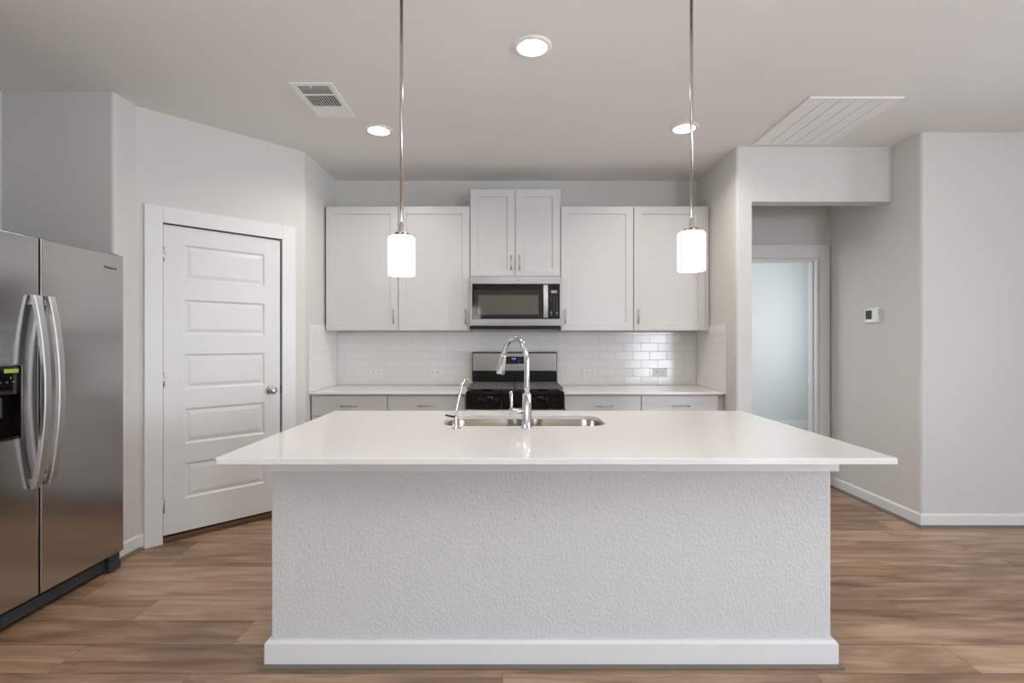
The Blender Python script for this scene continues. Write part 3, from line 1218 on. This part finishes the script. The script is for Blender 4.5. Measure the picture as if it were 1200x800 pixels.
def bowl(x0, x1, y0, y1, r):
    m_ = MB()
    zt, zb = CT0 - 0.66 - 0.0008, 0.0
    rows = [(rrect(x0 - 0.012, x1 + 0.012, y0 - 0.012, y1 + 0.012, r + 0.012), zt), (rrect(x0, x1, y0, y1, r), zt),
            (rrect(x0 + 0.004, x1 - 0.004, y0 + 0.004, y1 - 0.004, r), zb + 0.03),
            (rrect(x0 + 0.014, x1 - 0.014, y0 + 0.014, y1 - 0.014, r - 0.008), zb + 0.008),
            (rrect(x0 + 0.035, x1 - 0.035, y0 + 0.035, y1 - 0.035, r - 0.02), zb)]
    ring = [[m_.bm.verts.new((p[0], p[1], z)) for p in pts] for (pts, z) in rows]
    n_ = len(ring[0])
    for A, B in zip(ring, ring[1:]):
        for i in range(n_):
            f = m_.bm.faces.new((A[i], A[(i + 1) % n_], B[(i + 1) % n_], B[i]))
            f.smooth = True
    m_.bm.faces.new(ring[-1])
    o = m_.build('bowl', 'sink_steel', sink)
    cx, cy = (x0 + x1) / 2, (y0 + y1) / 2
    m_ = MB()
    m_.lathe([(0.045, 0.001), (0.043, 0.004), (0.034, 0.003), (0.02, 0.0015), (0.005, 0.0015)], (cx, cy, zb), 24)
    m_.build('drain', 'chrome', o)


ky = (KY1 - KY0) / 2
bowl(KX0 - scx + 0.004, 0.050 - scx, -ky + 0.004, ky - 0.004, 0.080)
bowl(0.086 - scx, KX1 - scx - 0.004, -ky + 0.004, ky - 0.004, 0.080)

# main faucet
FX, FY = 0.068, 2.345
fc = thing('kitchen_faucet', 'tall chrome gooseneck pull-down faucet behind the sink', 'faucet', (FX, FY, CT1))
mb = MB()
mb.lathe([(0.026, 0), (0.026, 0.004), (0.0215, 0.006), (0.0205, 0.155), (0.0195, 0.160), (0.0125, 0.161)], (0, 0, 0.0004), 28)
mb.build('base', 'chrome', fc)
mb = MB()
dx, dy = -0.115, 0.16
path, rr_ = [], []
for k in range(5):
    path.append((0, 0, 0.155 + k * 0.0375))
R_ = 0.095
for k in range(1, 19):
    an = PI * k / 18 * 0.92
    u = R_ * (1 - math.cos(an))
    L_ = math.hypot(dx, dy)
    path.append((dx / L_ * u, dy / L_ * u, 0.305 + (R_ + 0.012) * math.sin(an)))
mb.tube(path, 0.0125, 18)
mb.build('spout', 'chrome', fc)
e0 = Vector(path[-1])
ed = (e0 - Vector(path[-2])).normalized()
mb = MB()
mb.tube([e0 - ed * 0.004, e0 + ed * 0.004, e0 + ed * 0.01, e0 + ed * 0.045, e0 + ed * 0.09, e0 + ed * 0.096], [0.013, 0.015, 0.0155, 0.018, 0.0215, 0.019], 20)
mb.build('spray_head', 'chrome', fc)
mb = MB()
mb.tube([(-0.016, 0, 0.080), (-0.080, 0, 0.080)], 0.0135, 18)
mb.tube([(-0.070, 0, 0.088), (-0.070, 0, 0.115), (-0.072, 0, 0.165), (-0.072, 0, 0.170)], [0.007, 0.0065, 0.0085, 0.006], 14)
mb.build('lever', 'chrome', fc)

# filtered-water faucet
ff = thing('filter_faucet', 'slim chrome drinking-water faucet with black lever left of the tall faucet', 'faucet', (-0.256, 2.345, CT1))
mb = MB()
mb.lathe([(0.024, 0), (0.024, 0.003), (0.014, 0.006), (0.010, 0.010), (0.010, 0.052), (0.006, 0.056)], (0, 0, 0.0004), 22)
mb.build('base', 'chrome', ff)
mb = MB()
path = [(0, 0, 0.05), (0, 0, 0.085), (0.003, 0.004, 0.10), (0.014, 0.016, 0.15), (0.023, 0.026, 0.19)]
cx, cz = 0.045, 0.193
for k in range(1, 9):
    an = PI - PI * 0.85 * k / 8
    u = cx + 0.022 * math.cos(an)
    path.append((u, u * 1.1, cz + 0.024 * math.sin(an)))
mb.tube(path, 0.0052, 12)
mb.build('spout', 'chrome', ff)
mb = MB()
mb.tube([(0.0, 0, 0.052), (-0.02, 0.0, 0.055), (-0.05, 0.0, 0.061)], [0.0055, 0.005, 0.0035], 10)
tag(mb.build('lever', 'black_satin', ff), 'short black lever')

# ------------------------------------------------------------------ refrigerator (local -y is the front, turned to face +x)
FRX, FRC = -2.23, 2.487
fg = thing('refrigerator', 'stainless side-by-side refrigerator in the left alcove', 'refrigerator', (FRX, FRC, 0), PI / 2)
a = 0.455
SPL = 2.42 - FRC
FZ0, FZ1 = 0.104, 1.790
mb = MB()
mb.box(-a + 0.004, a - 0.004, 0.062, 0.74, 0.03, FZ1 - 0.012, 0.004)
tag(mb.build('body', 'dark_plastic', fg), 'dark grey cabinet sides')
mb = MB()
mb.slab(SPL + 0.0045, a, FZ0, FZ1, 0, 0.06, [], [], 0.008)
rd = mb.build('door', 'fridge_steel', fg)
DPX1 = 2.331 - FRC
DPX0 = DPX1 - 0.225
DZ0, DZ1 = 0.856, 1.197
mb = MB()
mb.slab(-a, SPL - 0.0045, FZ0, FZ1, 0, 0.06, [(DPX0, DPX1, DZ0, DZ1)], [(0.002, -0.003), (0.006, -0.002), (0.0065, 0.05)], 0.008)
fd = mb.build('door', 'fridge_steel', fg)
# dispenser
mb = MB()
ix0, ix1, iz0, iz1 = DPX0 + 0.0068, DPX1 - 0.0068, DZ0 + 0.0068, DZ1 - 0.0068
mb.slab(ix0, ix1, iz0, iz1, -0.001, 0.05, [(ix0 + 0.006, ix1 - 0.006, iz0 + 0.012, iz1 - 0.125)], [(0.004, 0.035), (0.0045, 0.045)], 0.002)
dsp = mb.build('dispenser', 'black_gloss', fd)
mb = MB()
mb.box(ix1 - 0.078, ix1 - 0.012, -0.0018, -0.0008, iz1 - 0.030, iz1 - 0.012)
tag(mb.build('sticker', 'label_green', dsp), 'small yellow-green sticker')
mb = MB()
for k in range(4):
    mb.box(ix1 - 0.04 - k * 0.03, ix1 - 0.03 - k * 0.03, -0.0016, -0.0008, iz1 - 0.072, iz1 - 0.069)
mb.box(ix1 - 0.05, ix1 - 0.045, -0.0016, -0.0008, iz1 - 0.055, iz1 - 0.048)
mb.build('keypad', 'key_grey', dsp)
mb = MB()
mb.box((ix0 + ix1) / 2 - 0.03, (ix0 + ix1) / 2 + 0.03, 0.008, 0.016, iz0 + 0.10, iz0 + 0.19, 0.003)
mb.build('paddle', 'dark_plastic', dsp)


def fridge_handle(x, parent):
    m_ = MB()
    N_ = 22
    hw_ = 0.018
    vs, fs = [], []
    for k in range(N_ + 1):
        t = k / N_
        z = 0.62 + t * 0.895
        y = -0.022 - 0.052 * math.sin(PI * t) ** 0.8
        th = 0.016
        vs += [(x - hw_, y, z), (x - hw_ * 0.8, y - 0.004, z), (x + hw_ * 0.8, y - 0.004, z), (x + hw_, y, z), (x + hw_, y + th, z), (x - hw_, y + th, z)]
    fs = [(0, 1, 2, 3, 4, 5), tuple(6 * N_ + i for i in (5, 4, 3, 2, 1, 0))]
    for k in range(N_):
        for j in range(6):
            fs.append((6 * k + j, 6 * k + (j + 1) % 6, 6 * k + 6 + (j + 1) % 6, 6 * k + 6 + j))
    m_.add(vs, fs)
    for z in (0.625, 1.470):
        m_.box(x - 0.010, x + 0.010, -0.024, 0.001, z, z + 0.04, 0.002)
    return m_.build('handle', 'handle_steel', parent)


fridge_handle(2.38 - FRC, fd)
fridge_handle(2.455 - FRC, rd)
text('logo', 'Whirlpool', 0.0215, (2.842 - FRC, -0.0006, 1.708), (PI / 2, 0, 0), 'logo_dark', rd)
mb = MB()
mb.box(-a + 0.01, a - 0.09, 0.036, 0.061, 0.024, 0.080, 0.004)
for k in range(22):
    x = -a + 0.04 + k * 0.034
    mb.box(x, x + 0.022, 0.0345, 0.038, 0.040, 0.066)
tag(mb.build('base_grille', 'dark_plastic', fg), 'dark grey toe grille')
for x in (a - 0.088, -a + 0.004):
    mb = MB()
    x1 = x + 0.084
    if x > 0:
        mb.box(x, x1, 0.012, 0.061, 0.006, 0.060, 0.006)
        mb.box(x + 0.01, x1 + 0.0, 0.020, 0.061, 0.0605, 0.096, 0.004)
        mb.lathe([(0.02, 0), (0.02, 0.007)], (x + 0.045, 0.04, 0), 16)
    else:
        mb.box(x, x1, 0.063, 0.15, 0.0, 0.030, 0.004)
    mb.build('foot_cover', 'dark_plastic', fg)
for x in (a - 0.07, -a + 0.01):
    mb = MB()
    mb.box(x, x + 0.06, 0.02, 0.12, FZ1 - 0.0115, FZ1 + 0.006, 0.003)
    mb.build('hinge_cover', 'dark_plastic', fg)


# ------------------------------------------------------------------ pendants
def pendant():
    t = thing('pendant_lamp', '', 'pendant lamp', (0, 0, 0), group='white glass pendants over the island')
    L_ = 1.0
    m_ = MB()            # opal shade, open below; origin = shade bottom centre
    H, R = 0.158, 0.0545
    m_.lathe([(0.024, H - 0.002), (0.024, H + 0.001), (R - 0.006, H), (R, H - 0.006), (R, 0.003), (R - 0.0015, 0), (R - 0.004, 0.003), (R - 0.004, H - 0.009), (R - 0.009, H - 0.005), (0.024, H - 0.002)], (0, 0, 0), 40, caps=False)
    tag(m_.build('lamp_shade', 'opal_glass', t), 'white opal glass cylinder shade')
    m_ = MB()
    m_.lathe([(0.034, H + 0.0015), (0.034, H + 0.007), (0.030, H + 0.009), (0.026, H + 0.010), (0.026, H + 0.016), (0.012, H + 0.018), (0.0105, H + 0.022), (0.0085, H + 0.055), (0.0065, H + 0.058)], (0, 0, 0), 28)
    for k in range(3):
        an = 2 * PI * k / 3 + 0.5
        m_.lathe([(0.0045, 0), (0.0055, 0.002), (0.0055, 0.008), (0.003, 0.010)], (0.028 * math.cos(an), 0.028 * math.sin(an), H + 0.008), 10)
    m_.build('socket_cap', 'nickel', t)
    return t, H


def finish_pendant(t, z, H):
    m_ = MB()
    m_.tube([(0, 0, H + 0.056), (0, 0, CEIL - z - 0.02)], 0.0066, 14)
    m_.build('rod', 'nickel', t)
    m_ = MB()
    m_.lathe([(0.060, CEIL - z - 0.0005), (0.060, CEIL - z - 0.006), (0.055, CEIL - z - 0.016), (0.014, CEIL - z - 0.021)], (0, 0, 0), 32)
    m_.build('canopy', 'nickel', t)


for (px, zb, lb) in ((470.5, 77.3, 'lit white pendant lamp hanging left of the tall faucet'), (810.3, 82.6, 'lit white pendant lamp hanging at the hall side of the island')):
    t, H = pendant()
    z = CAM_Z + zb / (F / 2.1)
    t.location = ((px - 600) / F * 2.1, 2.1, z)
    t['label'] = lb
    finish_pendant(t, z, H)
    L = bpy.data.lights.new('pendant_bulb', 'POINT')
    L.energy = P['bulb']
    L.color = (1.0, 0.955, 0.90)
    L.shadow_soft_size = 0.03
    lo = bpy.data.objects.new('pendant_bulb', L)
    COL.objects.link(lo)
    lo.parent = t
    lo.location = (0, 0, 0.02)


# ------------------------------------------------------------------ recessed lights
def downlight():
    t = thing('recessed_light', '', 'ceiling light', (0, 0, 0), group='round recessed lights in the ceiling')
    m_ = MB()
    m_.lathe([(0.096, -0.0005), (0.096, -0.004), (0.088, -0.009), (0.072, -0.011), (0.0715, -0.006), (0.0715, -0.0005)], (0, 0, 0), 40, caps=False)
    m_.build('trim_ring', 'plastic_white', t)
    m_ = MB()
    m_.lathe([(0.071, -0.004), (0.070, -0.010), (0.060, -0.0135), (0.03, -0.0155), (0.004, -0.016)], (0, 0, 0), 32)
    tag(m_.build('lens', 'led_lens', t), 'glowing white lens')
    return t


SPOTS = [(624, 54, 'lit round recessed light nearest the camera between the pendants'), (444, 152, 'lit round recessed light near the air vent'),
         (802, 149.5, 'lit round recessed light near the large return grille')]
proto = downlight()
for i, (px, py, lb) in enumerate(SPOTS):
    o = proto if i == 0 else copy_tree(proto)
    d = (CEIL - CAM_Z) * F / (400 - py)
    o.location = ((px - 600) / F * d, d, CEIL)
    o['label'] = lb
    L = bpy.data.lights.new('led_light', 'AREA')
    L.shape = 'DISK'
    L.size = 0.13
    L.energy = LED_W
    L.color = (1.0, 0.955, 0.90)
    L.spread = math.radians(150)
    lo = bpy.data.objects.new('led_light', L)
    COL.objects.link(lo)
    lo.parent = o
    lo.location = (0, 0, -0.0175)

# ------------------------------------------------------------------ ceiling vents
vx0, vx1, vy0, vy1 = -1.265, -1.020, 2.893, 3.335
vent = thing('air_vent', 'white three-way ceiling air vent by the pantry wall', 'air vent', ((vx0 + vx1) / 2, (vy0 + vy1) / 2, CEIL))
a, b = (vx1 - vx0) / 2, (vy1 - vy0) / 2
FW = 0.032
mb = MB()
mb.box(-a, -a + FW, -b, b, -0.008, -0.0005, 0.002)
mb.box(a - FW, a, -b, b, -0.008, -0.0005, 0.002)
mb.box(-a + FW, a - FW, -b, -b + FW, -0.008, -0.0005, 0.002)
mb.box(-a + FW, a - FW, b - FW, b, -0.008, -0.0005, 0.002)
S1, S2 = -b + FW + 0.108, b - FW - 0.118
for y in (S1, S2):
    mb.box(-a + FW, a - FW, y - 0.005, y + 0.005, -0.008, -0.002, 0.001)
mb.build('frame', 'vent_white', vent)
mb = MB()
mb.box(-a + FW, a - FW, -b + FW, b - FW, -0.0018, -0.0006)  # flat dark sheet standing in for the shade behind the louvers
mb.build('duct', 'dark_void', vent)


def blade(p0, p1, tilt, width, material_mb, thick=0.0004):
    p0, p1 = Vector(p0), Vector(p1)
    along = (p1 - p0).normalized()
    side = Vector((0, 0, 1)).cross(along)
    u = (side * math.cos(tilt) + Vector((0, 0, 1)) * math.sin(tilt)) * width / 2
    n_ = along.cross(u).normalized() * thick
    vs = [p0 - u - n_, p1 - u - n_, p1 + u - n_, p0 + u - n_, p0 - u + n_, p1 - u + n_, p1 + u + n_, p0 + u + n_]
    material_mb.add([tuple(v) for v in vs], [(0, 3, 2, 1), (4, 5, 6, 7), (0, 1, 5, 4), (1, 2, 6, 5), (2, 3, 7, 6), (3, 0, 4, 7)])


mb = MB()
xx0, xx1 = -a + FW, a - FW
k = 0
y = -b + FW + 0.008
while y < S1 - 0.006:
    blade((xx0, y, -0.0052), (xx1, y, -0.0052), 0.30, 0.0105, mb)
    y += 0.0115
x = xx0 + 0.009
while x < xx1 - 0.004:
    blade((x, S1 + 0.005, -0.0048), (x, S2 - 0.005, -0.0048), 1.25, 0.0062, mb, 0.0016)
    x += 0.0150
y = S2 + 0.010
while y < b - FW - 0.002:
    blade((xx0, y, -0.0052), (xx1, y, -0.0052), -0.32, 0.0118, mb)
    y += 0.0108
mb.build('louver', 'vent_white', vent)
mb = MB()
mb.box(-0.016, -0.006, -b + FW - 0.01, -b + FW + 0.012, -0.012, -0.0082, 0.001)
mb.build('lever', 'vent_white', vent)

gx0, gx1, gy0, gy1 = 1.785, 2.350, 3.065, 3.790
gr = thing('return_grille', 'large white return air grille in the ceiling before the hall', 'air vent', ((gx0 + gx1) / 2, (gy0 + gy1) / 2, CEIL))
a, b = (gx1 - gx0) / 2, (gy1 - gy0) / 2
FW = 0.022
mb = MB()
mb.box(-a, -a + FW, -b, b, -0.010, -0.0005, 0.002)
mb.box(a - FW, a, -b, b, -0.010, -0.0005, 0.002)
mb.box(-a + FW, a - FW, -b, -b + FW, -0.010, -0.0005, 0.002)
mb.box(-a + FW, a - FW, b - FW, b, -0.010, -0.0005, 0.002)
mb.build('frame', 'vent_white', gr)
mb = MB()
mb.box(-a + FW, a - FW, -b + FW, b - FW, -0.0018, -0.0006)  # dark backing sheet, paints the shade seen between the slats
mb.build('duct', 'slot_dark', gr)
ws = (2 * a - 2 * FW)
cuts = [0.0, 0.165, 0.345, 0.525, 0.70, 0.885, 1.0]
for c0, c1 in zip(cuts, cuts[1:]):
    mb = MB()
    x0 = -a + FW + c0 * ws + (0.002 if c0 > 0 else 0)
    x1 = -a + FW + c1 * ws - (0.002 if c1 < 1 else 0)
    mb.box(x0, x1, -b + FW, b - FW, -0.0085, -0.004, 0.001)
    mb.build('slat', 'vent_white', gr)

# ------------------------------------------------------------------ thermostat on the hall side wall (faces -x)
tz, ty = 1.505, 4.053
th = thing('thermostat', 'small white thermostat with green screen on the right hall wall', 'thermostat', (HX, ty, tz), -PI / 2)
mb = MB()
mb.box(-0.080, 0.080, -0.006, -0.0005, -0.060, 0.060, 0.002)
mb.build('back_plate', 'plastic_white', th)
mb = MB()
mb.box(-0.074, 0.074, -0.026, -0.006, -0.054, 0.054, 0.005, 3)
mb.build('body', 'plastic_white', th)
mb = MB()
mb.box(-0.064, 0.006, -0.0268, -0.0255, -0.028, 0.042)
tag(mb.build('screen', 'screen_green', th), 'dark green display screen')
mb = MB()
mb.box(0.030, 0.044, -0.0275, -0.0255, -0.035, 0.045, 0.001)
mb.build('button', 'vent_white', th)
